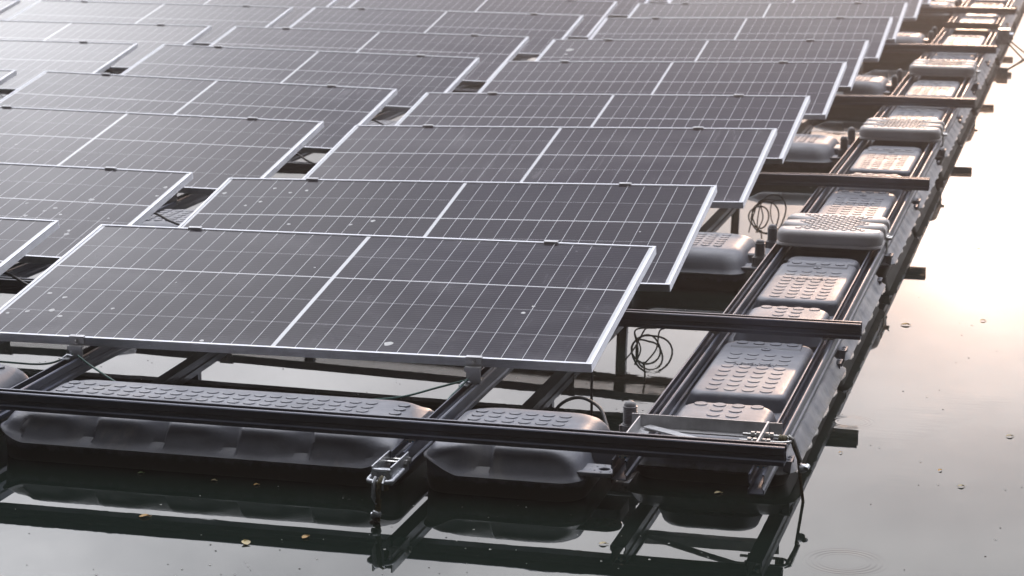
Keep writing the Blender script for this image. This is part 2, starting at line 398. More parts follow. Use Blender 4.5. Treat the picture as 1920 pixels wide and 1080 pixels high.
def panel(col,row):
    x1=-STEP*col; x0=x1-PW
    zr=[AR,BR,CR][col][row] if col<3 else 0.0
    zl=[AL,BL][col][row] if col<2 else 0.0
    c,s=math.cos(TILT),math.sin(TILT); yt=ROWY[row]
    TRp=Vector((x1,yt,ZTOP+zr)); TLp=Vector((x0,yt,ZTOP+zl)); ab=AB[row] if col==0 else 0
    dn=Vector((0,-PH*c,-PH*s+ab)); pts=[TRp,TLp,TRp+dn,TLp+dn]
    if not inframe(pts+[Vector((p.x,p.y,-p.z)) for p in pts[2:]],40): return None
    ex=(TRp-TLp).normalized(); ey=(-dn); ey=(ey-ex*ey.dot(ex)).normalized(); ez=ex.cross(ey)
    o=empty('solar_panel'); org=(TRp+TLp)/2+dn
    o.matrix_world=Matrix(((ex.x,ey.x,ez.x,org.x),(ex.y,ey.y,ez.y,org.y),(ex.z,ey.z,ez.z,org.z),(0,0,0,1)))
    rown='front row' if row==0 else ORD[row]+' row back'
    tag(o,f'dark solar panel in the {rown}, {COLN[col]}','solar panel','tilted solar panels on the floating array')
    ob('frame',FR,o); ob('glass',GL,o)
    for cxp in CLX:
        t=ob('top_clamp',TC,o); t.location=(cxp,0,0)
        if row<9:
            zc=org.z+(ex.z*cxp); yb=yt-.055
            X=org.x+cxp
            topz=(TRp.z+TLp.z)/2+ex.z*cxp-.043; hh=topz-rail_z(X,yb)+.012
            l=ob('rear_leg',leg_mesh(max(.1,hh)),o); l.location=(cxp,0,0)
        if row<4:
            f=ob('front_bracket',FB,o); f.location=(cxp,0,0); ob('bolt',BB,f)
    return o
panels={}
for col in range(5):
    for row in range(14):
        p=panel(col,row)
        if p: panels[(col,row)]=p
def panel_uv(px,row,col):     # where a pixel's ray meets a panel, in its own coordinates
    o=panels[(col,row)]; mi=o.matrix_world.inverted(); d=(cf*1+cx*((px[0]-960)/FPX)-cu*((px[1]-540)/FPX))
    a=mi@CAM; b=mi.to_3x3()@d; t=-a.z/b.z; q=a+b*t; return (q.x,q.y)
bpy.context.view_layer.update()
DR={(0,0):[((93,548),.009),((121,556),.009),((97,580),.011),((51,582),.008),((14,585),.007),((112,591),.009),((211,577),.007),((378,637),.008),((728,643),.015),((981,585),.008),((1000,573),.006),((330,528),.004),((590,500),.004)],
    (0,1):[((421,361),.010),((515,352),.008),((544,360),.008),((575,356),.008),((488,377),.008),((460,384),.007),((541,419),.008),((699,413),.010),((657,420),.008),((1200,433),.004)],
    (1,1):[((171,373),.013),((103,389),.010),((83,394),.008),((113,401),.008),((48,403),.009),((124,438),.011),((129,431),.008),((310,350),.010),((294,366),.008),((203,408),.006),((50,380),.007)],
    (0,5):[((1068,93),.026),((1061,101),.010)],(1,2):[((30,270),.008),((70,283),.007),((160,300),.007)]}
for k,v in DR.items():
    if k in panels:
        for p,r in v: ob('bird_dropping',droppings_mesh([panel_uv(p,k[1],k[0])+(r,)]),panels[k])

# ------------------------------------------------------------------ steel rails (open-topped channels)
def channel_prof(w,h,t=.003,lip=.007):
    a=w/2
    # outer outline with a rolled groove half way up each flange, open at the top
    out=[(-a,0),(-a,h*.22),(-a+.0045,h*.30),(-a+.0045,h*.50),(-a,h*.58),(-a,h-.003),(-a+.003,h),(-a+lip,h),(-a+lip,h-.004),(-a+t+.001,h-.004),(-a+t,h-.006),(-a+t,h*.58),(-a+t+.0045,h*.5),(-a+t+.0045,h*.3),(-a+t,h*.22),(-a+t,t)]
    return out+[(-x,y) for x,y in reversed(out)]
RW=.047; RH=.060
def y_rail(x,y0,y1,mat=STEEL):
    ys=sorted(set([y0,y1]+[y0+(y1-y0)*i/22 for i in range(23)])); mb=MB()
    mb.sweep([(a,b-RH) for a,b in channel_prof(RW,RH)],[((x,y,rail_z(x,y)),(1,0,0),(0,0,1)) for y in ys])
    return mb.mesh('rail',mat,35)
def x_rail(i,x0,x1):
    y=BEAMY[i]; xs=sorted(set([x0,x1]+[x for x in (-9,-6,-4.15,-2.75,-1.79,-.39,.25) if x0<x<x1])); mb=MB()
    prof=[(a,b-HB) for a,b in channel_prof(.052,HB,.003,.012)]
    mb.sweep(prof,[((x,y+.026,BEAMZ[i]+sag(x,y)),(0,-1,0),(0,0,1)) for x in xs])
    return mb.mesh('cross_rail',BEAM,35)
GRP='steel cross rails lying over the floats'
XEND=[-2.6,-3.6,-5.5,-7.5,-9.5,-9,-9,-9]
for i in range(8):
    if not inframe([(.75,BEAMY[i],.25),(-1,BEAMY[i],.25)],30): continue
    o=ob('cross_rail',x_rail(i,XEND[i],BEAMX[i]))
    lab='long dark steel cross rail along the front edge of the array' if i==0 else f'dark steel cross rail over the walkway, {ORD[i]} one back from the front edge'
    tag(o,lab,'rail',GRP)
CLIP=MB(); CLIP.box((-.016,-.004,-.0045),(.016,.004,-.0005)); CLIP.lathe([(0,0),(.006,0),(.006,.004),(0,.0045)],(0,-.004,-.0025),6,(0,-1,0)); CLIP=CLIP.mesh('fixing_clip',BOLT,30)
for i,o in enumerate([q for q in C.objects if q.name.startswith('cross_rail')]):
    for x in (-.3925,XR[0],XR[1]):
        if i==0 or x>0:
            k=ob('fixing_clip',CLIP,o); k.location=(x,BEAMY[i]-.002,BEAMZ[i]+sag(x,BEAMY[i])-HB)
GRP2='open steel channels running away along the array'
o=ob('walkway_rail',y_rail(XR[0],-1.85,19.6)); tag(o,'steel channel along the left side of the walkway floats','rail',GRP2)
o=ob('walkway_rail',y_rail(XR[1],-1.89,19.6)); tag(o,'steel channel along the outer right side of the walkway floats','rail',GRP2)
names=['under the right ends of the panels nearest the walkway','under the left ends of the panels nearest the walkway','under the right ends of the second panel column','under the left ends of the second panel column','under the right ends of the third panel column','under the left ends of the third panel column','under the right ends of the fourth panel column']
ystart=[-1.93,-1.95,-.4,2.0,3.2,5.5,6.8]
for k in range(7):
    o=ob('support_rail',y_rail(RAILX[k],ystart[k],19.0)); tag(o,'dark steel channel '+names[k],'rail',GRP2)
# fixing plates of the front cross rail
def clampplate():
    mb=MB()
    for x in (-.3925,XR[0],XR[1]):
        z=rail_z(x,-1.8)
        mb.box((x-.010,-1.800,z-.006),(x+.010,-1.790,z-.003)); 
    return mb.mesh('channel_nut_plate',BLUE)
o=ob('channel_nut_plates',clampplate(),bpy.data.objects['cross_rail'])

# ------------------------------------------------------------------ plastic floats
def disc_into(mb,x,y,z,r=.0208,h=.0024,n=12,ph=.13):
    a=[(x+r*math.cos(2*math.pi*i/n+ph),y+r*math.sin(2*math.pi*i/n+ph)) for i in range(n)]
    mb.rings([[(p,q,z-.004) for p,q in a],[(p,q,z+h) for p,q in a]],True)
def xfloat_mesh(L,right_end=False,discs=True,recess=None):
    """pontoon lying across, origin at its centre on the water line"""
    mb=MB(); hx=L/2; per=.2355
    ph0=hx-.10 if not right_end else -.445
    def bul(k):
        def f(x):
            p=((x+ph0)/per)%1.0
            g=sst(.38,.86,p)*(1-sst(.95,1.0,p))
            e=sst(0,.10,hx-abs(x))*(1 if not right_end else 1-sst(-.02,.03,x))
            return .029*g*e*k
        return f
    def rise(x):
        if right_end: return .040*sst(.13,.02,hx+x) if x<0 else 0
        return .034*sst(.11,.0,hx-abs(x)) if L>1 else 0
    def LR(z): return lambda x,y: rise(x)*max(0,1-max(0,z-.058)/.10)
    liprise=LR(.058)
    NS=max(24,int(L*130)); Z=.155
    R_=lambda ix,iy,z,r,my=None,mz=None: rrect(0,0,hx-ix,.29-iy,r,z,ns=NS,nc=7,my=my,mz=mz)
    ex=.045 if right_end else 0
    rs=[R_(.02,.05,-.09,.08),R_(.012,.035,-.02,.08),R_(.006,.028,.02,.08),R_(.004,.016,.058,.08,None,liprise),
        R_(0,.004,.064,.08,None,liprise),R_(0,0,.066,.08,None,liprise),R_(0,.003,.0685,.08,None,liprise),
        R_(.006,.012,.075,.08,bul(.5),LR(.075)),R_(.012,.020,.086,.08,bul(1),LR(.086)),R_(.017,.030,.103,.08,bul(1),LR(.103)),R_(.024,.046,.122,.085,bul(.95),LR(.122)),
        R_(.034,.064,.137,.085,bul(.7)),R_(.048,.083,.147,.085,bul(.3)),R_(.066,.104,.153,.09),R_(.085,.122,Z,.09),R_(.11,.15,Z+.0012,.07)]
    mb.rings(rs,True,True)
    if discs:
        nx=int((L-.10)/.0535)
        for i in range(nx):
            x=(i-(nx-1)/2)*.0535
            if recess is not None and (abs(x-recess)<.045 or abs(x+.05)<.02): continue
            for j in range(6):
                yy=(j-2.5)*.049
                if right_end and x>hx-.12: continue
                disc_into(mb,x,yy,Z+.0012,.0198)
    if recess is not None:
        mb.lathe([(.0,.0),(.034,.0),(.034,.002),(.028,.003),(.026,.0015),(.012,.0015),(.010,.004),(0,.004)],(recess,-.055,Z+.001),20)
        pts=[(recess+.02*math.sin((y+.13)*18)*(1 if y<0 else .6),y,Z+.0012) for y in [(-.13+.02*i) for i in range(14)]]
    return mb
def tab_mesh():
    """lattice lug at the end of a pontoon, lying in x-y, root at x=0"""
    def arc(c,r,a0,a1,n=12): return [(c[0]+r*math.cos(a0+(a1-a0)*i/n),c[1]+r*math.sin(a0+(a1-a0)*i/n)) for i in range(n+1)]
    outer=[(-.03,-.045)]+arc((.085,0),.045,-math.pi/2,math.pi/2)+[(-.03,.045)]
    holes=[arc((.080,0),.020,0,2*math.pi,16)[:-1]]
    for a in (-2.5,-1.7,-.85,0,.85,1.7,2.5):
        c=(.080+.033*math.cos(a),.033*math.sin(a)*1.02); holes.append(arc(c,.0072,a,a+2*math.pi,6)[:-1])
    for x,y in ((.012,-.024),(.010,.0),(.012,.024),(.034,-.012),(.034,.014)): holes.append([(x-.010,y-.007),(x+.010,y-.004),(x+.007,y+.007)])
    return flat_shape('joint_lug',[outer]+holes,.014,.004,2,[PLA],40)
LUG=tab_mesh()
def pin_mesh():
    mb=MB(); pr=[(0,0),(.034,0),(.034,.006),(.029,.007),(.0285,.040),(.024,.041),(.024,.044),(.0205,.046)]
    for k in range(9):
        z=.047+k*.0052; pr += [(.0205,z),(.0222,z+.001),(.0222,z+.0028),(.0203,z+.0038)]
    z=.096; pr += [(.0225,z),(.0225,z+.003),(.0195,z+.004)]
    for a in range(1,7): t=a*math.pi/2/6; pr.append((.0195*math.cos(t),z+.004+.0165*math.sin(t)))
    mb.lathe(pr,(0,0,0),22)
    for k in range(4):
        a=k*math.pi/2+.5; mb.bar((.02*math.cos(a),.02*math.sin(a),.022),(.034*math.cos(a),.034*math.sin(a),.022),.008,.036)
    return mb.mesh('ribbed_pin',PLAD,32)
PIN=pin_mesh()
XFY=[-1.53,1.56,4.69,7.69,10.85,13.95,17.1]
END_ME=xfloat_mesh(.50,True).mesh('pontoon_end',PLA,32)
LONG_ME=xfloat_mesh(1.31,False,True,.50).mesh('pontoon_long',PLA,32)
MID_ME=xfloat_mesh(.86,False,True).mesh('pontoon_mid',PLA,32)
FG='grey plastic pontoons lying across under the panels'
for k,y in enumerate(XFY):
    pl='at the front edge' if k==0 else f'{ORD[k]} line back'
    for nm,me,xc,hw in (('end',END_ME,-.117,.25),('long',LONG_ME,-1.093,.655),('mid',MID_ME,-2.272,.43)):
        if k>5: continue
        z0=(rail_z(xc,y)-.160 if k else 0.0)+(.035 if nm=='mid' else 0)
        if nm=='long' and k>0: continue
        if nm=='mid' and k in (4,5): continue
        if nm!='end' and not inframe([(xc-hw,y,.15),(xc+hw,y,.15)],20): continue
        o=empty('pontoon',(xc,y,z0))
        lab={'end':f'short round-ended grey pontoon beside the walkway, {pl}','long':'longest grey pontoon with round studs along the front edge of the array','mid':f'grey pontoon in the gap left of the first panel column, {pl}'}[nm]
        tag(o,lab,'pontoon',FG); ob('hull',me,o)
        if nm=='end':
            for s in (-1,1):
                l=ob('joint_lug',LUG,o); l.location=(.217,s*.185,.083)
                if not(k==0 and s<0):
                    b=ob('ribbed_pin',PIN,o); b.location=(.297,s*.185,.088)
            mb=MB(); mb.rings([rrect(.262,0,.06,.075,.012,.07,6,3),rrect(.262,0,.06,.075,.012,.112,6,3),rrect(.257,0,.05,.068,.012,.118,6,3)],True,True)
            ob('joint_block',mb.mesh('joint_block',PLA,30),o)

def wfloat_mesh(tail):
    """walkway float, origin at its front end on the water line, x centred"""
    mb=MB(); L=1.44 if not tail else 1.46; cy=L/2
    def sc_(k):
        def f(y): 
            p=((y+L/2)/.24)%1.0
            return .007*k*sst(.40,.75,p)*(1-sst(.90,1.0,p))
        return f
    R_=lambda ix,iy,z,r,k=0: rrect(0,cy,.262-ix,cy-iy,r,z,ns=90,nc=6,mx=sc_(k) if k else None)
    rs=[R_(.05,.03,-.09,.07),R_(.035,.02,0,.07),R_(.022,.014,.036,.07),R_(.004,.002,.044,.07),R_(0,0,.047,.07),R_(.004,.003,.050,.07),
        R_(.012,.010,.058,.07,.7),R_(.020,.018,.074,.07,1),R_(.030,.030,.088,.06,.7),R_(.045,.045,.096,.06,.3),R_(.07,.06,.0985,.06)]
    mb.rings(rs,True,True)
    def hump(y0,y1,hx,z,r=.05,fil=.02,base=.094,lean=.016,fr=None):
        c=(y0+y1)/2; h=(y1-y0)/2; out=[]
        out.append(rrect(0,c,hx+lean,h+lean*.6,r+.01,base,10,7))
        n=6
        for i in range(n+1):
            a=i/n*math.pi/2; ins=fil*(1-math.cos(a))
            out.append(rrect(0,c,hx-ins,h-ins,max(r-ins*.4,.01),z-fil+fil*math.sin(a),10,7))
        out.append(rrect(0,c,hx-fil-.02,h-fil-.015,max(r-.03,.01),z+.0008,10,7))
        mb.rings(out,True)
    Z=.150
    hump(.0,.43,.150,Z-.002,.07,.026)
    for row,xs in ((.385,(-.09,-.03,.03,.09)),(.325,(-.03,.03)),(.262,(-.03,.03)),(.20,(-.03,.03))):
        for x in xs: disc_into(mb,x,row,Z-.0014)
    y0=.525
    hump(y0,y0+.76,.158,Z,.045,.022)
    ZD=Z+.0004
    for j in range(9):
        for x in (-.0885,-.0295,.0295,.0885): disc_into(mb,x,y0+.062+j*.0625,ZD)
    # raised rear strip with a dished notch and a drain hole
    def strip():
        n=26; a=[];b=[]
        for i in range(n+1):
            x=-.122+.244*i/n; yy=y0+.648+.020*math.exp(-(x/.030)**2)
            a.append((x,yy,ZD)); b.append((x,yy+.008,ZD+.006))
        top=[(x,y0+.728,ZD+.0062) for x in (.118,-.118)]
        bk=[(.122,y0+.736,ZD-.004),(-.122,y0+.736,ZD-.004)]
        o=len(a); vs=a+b+top+bk; fs=[(i,i+1,o+i+1,o+i) for i in range(n)]
        t0=2*o; fs.append(tuple(o+i for i in range(n+1))+(t0,t0+1)); fs.append((t0+1,t0,t0+2,t0+3)); fs.append((n,t0+2,t0,o+n)); fs.append((0,o,t0+1,t0+3))
        mb.add(vs,fs)
    strip()
    for x in (-.0885,-.0295,.0295,.0885): disc_into(mb,x,y0+.702,ZD+.0062,.0205,.003)
    mb.lathe([(0,0),(.017,0),(.017,.0035),(.012,.0045),(.006,.0045),(.005,.001),(0,.001)],(.004,y0+.640,ZD),18)
    if tail: hump(y0+.80,y0+.93,.150,Z-.006,.05,.024)
    return mb
TXT=text_mesh('NEWENERGY',.024,.003)
def wf_mesh(tail):
    mb=wfloat_mesh(tail)
    mesh_into(mb,TXT,(0,.525+.062+5.5*.0625,.1515)); flash_into(mb,3+tail); return mb.mesh('walkway_float',[PLA,FLASH],34)
def flash_into(mb,seed):
    """ragged moulding flash along the outer parting line, coloured pale as lip highlights"""
    rnd=random.Random(seed)
    for a,b in ((.05,.16),(.30,.40),(.47,.56),(.70,.86),(.98,1.08),(1.22,1.36)):
        n=16; vs=[]
        for i in range(n+1):
            y=a+(b-a)*i/n; out=.260+.006*math.sin(math.pi*i/n)+rnd.uniform(0,.003); d=.002+rnd.uniform(0,.004)
            vs += [(out-.012,y,.046),(out,y,.047),(out+.001,y,.047-d)]
        mb.add(vs,[q for i in range(n) for q in ((3*i,3*i+1,3*i+4,3*i+3),(3*i+1,3*i+2,3*i+5,3*i+4))],1)
WFM=[wf_mesh(False),wf_mesh(True)]
def gusset_mesh():
    mb=MB()
    for y in (0,):
        mb.box((.215,y,.080),(.250,y+.07,.085)); 
        for yy in (y,y+.065): mb.add([(.225,yy,.084),(.249,yy,.080),(.245,yy,.045),(.225,yy,.045),(.225,yy+.005,.084),(.249,yy+.005,.080),(.245,yy+.005,.045),(.225,yy+.005,.045)],[(0,1,2,3),(7,6,5,4),(0,4,5,1),(1,5,6,2)])
        for yy in (y+.02,y+.048): mb.lathe([(0,0),(.007,0),(.007,.002),(.004,.002),(.004,.0),(0,0.0)],(.238,yy,.085),10)
    return mb.mesh('side_gusset',PLA,30)
GUS=gusset_mesh()
WFY=[]
y=-1.50
for k in range(7): WFY += [y,y+1.44]; y+=3.2
pos=['frontmost, behind the welded corner bracket','second, just past the second cross rail','third, past the nearest step plate','fourth, short of the second step plate','fifth, past the second step plate','sixth, short of the third step plate','seventh, past the third step plate','eighth from the front','ninth from the front','tenth from the front','eleventh from the front','twelfth from the front','thirteenth','fourteenth']
for k,y in enumerate(WFY):
    if not inframe([(.3,y,.15),(.7,y+1.3,.15)],30): continue
    o=empty('walkway_float',(.452,y,rail_z(.45,y+.7)-.166))
    tag(o,f'grey studded walkway float, {pos[k]}','walkway float','grey plastic floats forming the walkway')
    ob('hull',WFM[k%2],o)
    for gy in (.02,1.30): g=ob('side_gusset',GUS,o); g.location=(0,gy,0)

# ------------------------------------------------------------------ step plates
def step_mesh():
    hx,hy=.222,.232; nd=.125; nw=.048; r=.05; pts=[]
    def arc(c,rr,a0,a1,n=8): return [(c[0]+rr*math.cos(R(a0+(a1-a0)*i/n)),c[1]+rr*math.sin(R(a0+(a1-a0)*i/n))) for i in range(n+1)]
    def notch(side,yc):   # scoop cut in from the side
        s=side; o=[]
        for i in range(17):
            t=i/16; yy=yc+s*(-1+2*t)*nw*1.35; d=nd*(1-abs(-1+2*t)**2.2)
            o.append((s*(hx-d),yy))
        return o
    pts += arc((-hx+r,-hy+r),r,180,270)+arc((hx-r,-hy+r),r,270,360)
    pts += notch(1,-.085)+notch(1,.095)
    pts += arc((hx-r,hy-r),r,0,90)+arc((-hx+r,hy-r),r,90,180)
    pts += notch(-1,.095)+notch(-1,-.085)
    ins=[(x*.885,y*.885) for x,y in pts]
    top=flat_shape('step_top',[ins],.068,.026,6,[PLA2])
    mb=MB(); mesh_into(mb,top,(0,0,.034))
    # skirt ledge
    mb.rings([rrect(0,0,.221,.230,.05,.000,8,6),rrect(0,0,.224,.233,.05,.004,8,6),rrect(0,0,.222,.231,.05,.012,8,6),rrect(0,0,.19,.20,.05,.016,8,6)],True,True)
    # chevron tread
    for j in range(13):
        yy=-.165+j*.0275
        for i in range(8):
            x=-.135+i*.0385+(.0192 if j%2 else 0)
            if abs(x)>.14 : continue
            if abs(abs(yy)-.09)<.045 and abs(x)>.115: continue
            a=.0125; b=.0065; t=.005; z0=.0650; z1=.0710
            P0=[(x-a,yy+b),(x,yy-b),(x+a,yy+b),(x+a,yy+b+t),(x,yy-b+t),(x-a,yy+b+t)]
            vs=[(p,q,z0) for p,q in P0]+[(p,q,z1) for p,q in P0]
            mb.add(vs,[(6,7,10,11),(7,8,9,10)]+[(q,(q+1)%6,6+(q+1)%6,6+q) for q in range(6)])
    return mb.mesh('step_plate',PLA2,38)
STEPM=step_mesh()
def stepbolt_mesh():
    mb=MB()
    for y in (-.012,.02):
        mb.lathe([(0,0),(.010,0),(.010,.006),(.006,.007),(.006,.022),(0,.022)],(.226,y,.012),8,(1,0,.05))
        mb.tube([(.226,y,.012),(.226,y,-.05),(.20,y,-.06)],.004,6)
    mb.box((.220,-.03,-.004),(.226,.036,.024)); return mb.mesh('fixing_bolts',BOLT,40)
SBM=stepbolt_mesh()
for k,(x,y,w) in enumerate(((.458,1.655,'nearest the camera'),(.465,4.86,'middle of the three'),(.466,8.03,'farthest of the three'))):
    o=empty('step_plate',(x,y,rail_z(.45,y)+.0015)); tag(o,f'pale plastic step plate with scooped sides on the walkway rails, {w}','step plate','pale step plates bridging the walkway rails')
    ob('tread_plate',STEPM,o); ob('fixing_bolts',SBM,o)
# plain board across the far walkway
mb=MB(); mb.box((.235,11.30,0),(.685,11.50,.018)); mb.box((.235,11.30,-.0),(.685,11.305,.05))
o=ob('cross_board',mb.mesh('cross_board',m_plain('brown_board',(.22,.17,.15),.6,0,.3,20))); o.location=(0,0,rail_z(.45,11.4)+.001)
tag(o,'brownish angle plate laid across the far end of the walkway rails','plate')

# ------------------------------------------------------------------ welded corner bracket and mooring at the front right
zr=rail_z(.45,-1.5)
cb=empty('corner_bracket',(.45,-1.49,zr)); tag(cb,'welded aluminium bracket with diagonal strut behind the front cross rail','bracket')
mb=MB(); mb.box((-.235,-.002,.0005),(.222,.002,.043)); mb.box((-.235,-.034,.0005),(.222,-.0025,.0045))
for i in range(22): mb.lathe([(0,0),(.003,0),(.002,.002),(0,.0028)],(-.195+i*.0028,-.004+.002*math.sin(i*2.1),.0045),6)
ob('angle_bar',mb.mesh('angle_bar',ALUD),cb)
mb=MB(); mb.sweep([(-.206,.0005),(-.170,.0005),(-.170,.0045),(-.202,.0045),(-.202,.046),(-.206,.046)],[((0,-.25,0),(1,0,0),(0,0,1)),((0,-.0345,0),(1,0,0),(0,0,1))]); ob('side_flat',mb.mesh('side_flat',ALUD),cb)
mb=MB(); mb.box((.178,-.25,.0050),(.183,-.0025,.047)); ob('side_flat',mb.mesh('side_flat',ALUD),cb)
mb=MB(); mb.bar((-.185,-.022,.0115),(.150,-.235,.0115),.034,.004); ob('diagonal_strut',mb.mesh('diagonal_strut',ALUD),cb)
def ub(y): return [(.10,y,.030),(.18,y,.030),(.225,y,.030)]
mb=MB(); path=[(.118,-.09,.027),(.235,-.09,.027)]
for i in range(1,10):
    a=-math.pi/2+math.pi*i/10; path.append((.235+.030*math.cos(a),-.125+.035*-math.sin(a),.027))
path=[(.118,-.09,.027),(.232,-.09,.027)]+[(.232+.036*math.sin(math.pi*i/10),-.125+.035*math.cos(math.pi*i/10),.027) for i in range(1,10)]+[(.232,-.16,.027),(.118,-.16,.027)]
mb.tube(path,.0048,10); ob('u_bolt',mb.mesh('u_bolt',BOLT,40),cb)
for yy in (-.09,-.16):
    for xx in (.142,.158,.184,.198):
        mb=MB(); mb.lathe([(0,0),(.0105,0),(.0105,.011),(.006,.0115),(0,.0115)],(xx,yy,.027),6,(1,0,0)); ob('nut',mb.mesh('nut',BOLT,30),cb)
def rope_pts(a,b,n,sagv): 
    a=Vector(a);b=Vector(b); return [a.lerp(b,i/n)+Vector((0,0,-sagv*4*(i/n)*(1-i/n))) for i in range(n+1)]
def twisted(mb,pts,r,k=6,turn=9):
    pts=[Vector(p) for p in pts]; n=len(pts)
    for s in range(k):
        q=[]
        for i,p in enumerate(pts):
            t=(pts[min(i+1,n-1)]-pts[max(i-1,0)]).normalized(); a=Vector((1,0,0)) if abs(t.x)<.8 else Vector((0,1,0))
            u=(a-t*a.dot(t)).normalized(); v=t.cross(u); an=2*math.pi*s/k+turn*i/n
            q.append(p+u*(math.cos(an)*r*.55)+v*(math.sin(an)*r*.55))
        mb.tube(q,r*.52,5)
# wire rope from the U-bolt to the water
mr=empty('mooring_rope',(.76,-1.60,0)); tag(mr,'wire mooring rope hanging from the U-bolt at the right front corner','rope','wire mooring ropes')
bx=.45+.262; by=-1.49-.125; bz=zr+.027
mb=MB(); pts=[]
for i in range(25):
    a=2*math.pi*i/24; pts.append((bx-.012+.008*math.sin(a)*0+(i-12)*.0011,by+.013*math.cos(a),bz+.013*math.sin(a)))
for k in range(4): mb.tube([(bx-.030+k*.006,by+.0125*math.cos(t*.4),bz+.0125*math.sin(t*.4)) for t in range(16)],.0032,6,closed=True)
twisted(mb,[(bx,by,bz+.010),(bx+.012,by,bz-.02),(bx+.030,by-.002,bz-.065)],.005,5,5)
twisted(mb,rope_pts((bx+.026,by,bz-.06),(.760,by+.02,-.05),24,0),.0046,6,20)
ob('wire',mb.mesh('wire',ROPE,60),mr)
mb=MB(); mb.tube([(bx-.004,by,bz+.014),(bx+.012,by-.006,bz+.006),(bx+.036,by-.006,bz-.062)],.0045,6); mb.tube([(bx-.004,by,bz+.010),(bx+.004,by+.01,bz-.006),(bx+.032,by+.008,bz-.064)],.0040,6); ob('thimble',mb.mesh('thimble',BOLT,50),mr)
mb=MB(); mb.lathe([(0,-.012),(.012,-.011),(.014,0),(.011,.010),(0,.011)],(bx+.040,by,bz-.082),9,(1,.4,.2)); mb.lathe([(0,-.010),(.008,-.009),(.008,.009),(0,.010)],(bx+.052,by-.004,bz-.077),7,(.2,1,.3)); ob('rope_clip',mb.mesh('rope_clip',GALV,40),mr)
# ------------------------------------------------------------------ towing bracket on the middle front channel
X0=-.3925; zt=rail_z(X0,-1.9)
tb=empty('towing_bracket',(X0,-1.97,zt-.03)); tag(tb,'galvanised bracket with a bent bar loop bolted on the middle channel end','bracket')
mb=MB()
for s in (-1,1): mb.box((s*.0285-.0022,-.115,-.026),(s*.0285+.0022,.055,.028))
mb.box((-.0262,-.070,-.030),(.0262,-.064,.010)); ob('cheek_plates',mb.mesh('cheek_plates',GALV),tb)
mb=MB()
lp=[(.0355,-.02,-.006),(.0355,-.115,-.008)]+[(.0355*math.cos(math.pi*i/8)*1.0,-.125-.022*math.sin(math.pi*i/8),-.009) for i in range(0,9)]+[(-.0355,-.115,-.008),(-.0355,-.05,-.006)]
mb.tube(lp,.0068,10); mb.tube([(-.028,-.105,.014),(.028,-.105,.014)],.006,8); ob('bar_loop',mb.mesh('bar_loop',GALV,50),tb)
for yy in (.012,.042):
    mb=MB(); mb.tube([(-.050,yy,.006),(.030,yy,.006)],.0045,8); mb.lathe([(0,0),(.0105,0),(.0105,.009),(0,.0095)],(.0308,yy,.006),6,(1,0,0)); mb.lathe([(0,0),(.010,0),(.010,.008),(0,.008)],(-.040,yy,.006),6,(1,0,0)); ob('bolt',mb.mesh('bolt',BOLT,30),tb)
lx,ly,lz=X0+.004,-2.112,zt-.039
mr=empty('mooring_rope',(X0,-2.11,0)); tag(mr,'short rusty wire mooring rope hanging from the bar loop at the front','rope','wire mooring ropes')
mb=MB()
twisted(mb,[(lx+.012,ly+.022,lz-.03),(lx+.010,ly+.016,lz+.004),(lx+.006,ly,lz+.013),(lx+.004,ly-.015,lz+.004),(lx,ly-.016,lz-.03),(lx-.006,ly-.006,lz-.058)],.0075,6,8)
twisted(mb,rope_pts((lx-.004,ly,lz-.05),(lx-.014,ly+.005,-.06),20,0),.0085,6,12)
ob('wire',mb.mesh('wire',ROPE,60),mr)
mb=MB(); mb.tube([(lx-.008,ly+.012,lz+.004),(lx-.012,ly-.004,lz+.013),(lx-.013,ly-.017,lz+.002),(lx-.014,ly-.012,lz-.04),(lx-.010,ly-.004,lz-.064)],[.0045,.005,.006,.0085,.004],7)
mb.tube([(lx+.018,ly+.016,lz-.01),(lx+.014,ly,lz+.015),(lx+.013,ly-.017,lz+.002),(lx+.012,ly-.012,lz-.02)],.003,6); ob('thimble',mb.mesh('thimble',GALV,50),mr)
mb=MB(); mb.lathe([(0,-.016),(.008,-.014),(.009,.013),(0,.016)],(lx-.011,ly-.004,.024),8,(1,.2,.1)); mb.lathe([(0,-.012),(.007,-.01),(.007,.010),(0,.012)],(lx-.008,ly-.012,.030),8,(1,-.3,-.2)); ob('rope_clip',mb.mesh('rope_clip',GALV,40),mr)
mb=MB()
for i in range(14): mb.lathe([(0,-.006),(.006,-.003),(.005,.004),(0,.006)],(lx-.016+random.uniform(-.012,.012),ly+random.uniform(-.012,.012),random.uniform(-.006,.012)),6,(random.random(),random.random(),1))
ob('weed_clump',mb.mesh('weed_clump',SPECK,50),mr)
# far mooring assembly by the walkway edge
mr=empty('mooring_rope',(.78,11.2,0)); tag(mr,'pair of mooring ropes at the far right end of the walkway','rope','wire mooring ropes')
mb=MB(); mb.tube(rope_pts((.70,11.2,.17),(.98,11.0,-.02),8,.0),.008,6); mb.tube(rope_pts((.70,11.1,.17),(.93,10.8,-.02),8,.0),.008,6); ob('wire',mb.mesh('wire',ROPE,50),mr)
mb=MB(); mb.box((.69,11.0,.10),(.78,11.12,.22)); mb.lathe([(0,0),(.03,0),(.03,.05),(0,.05)],(.76,11.05,.16),8,(1,0,0)); ob('anchor_fitting',mb.mesh('anchor_fitting',GALV),mr)

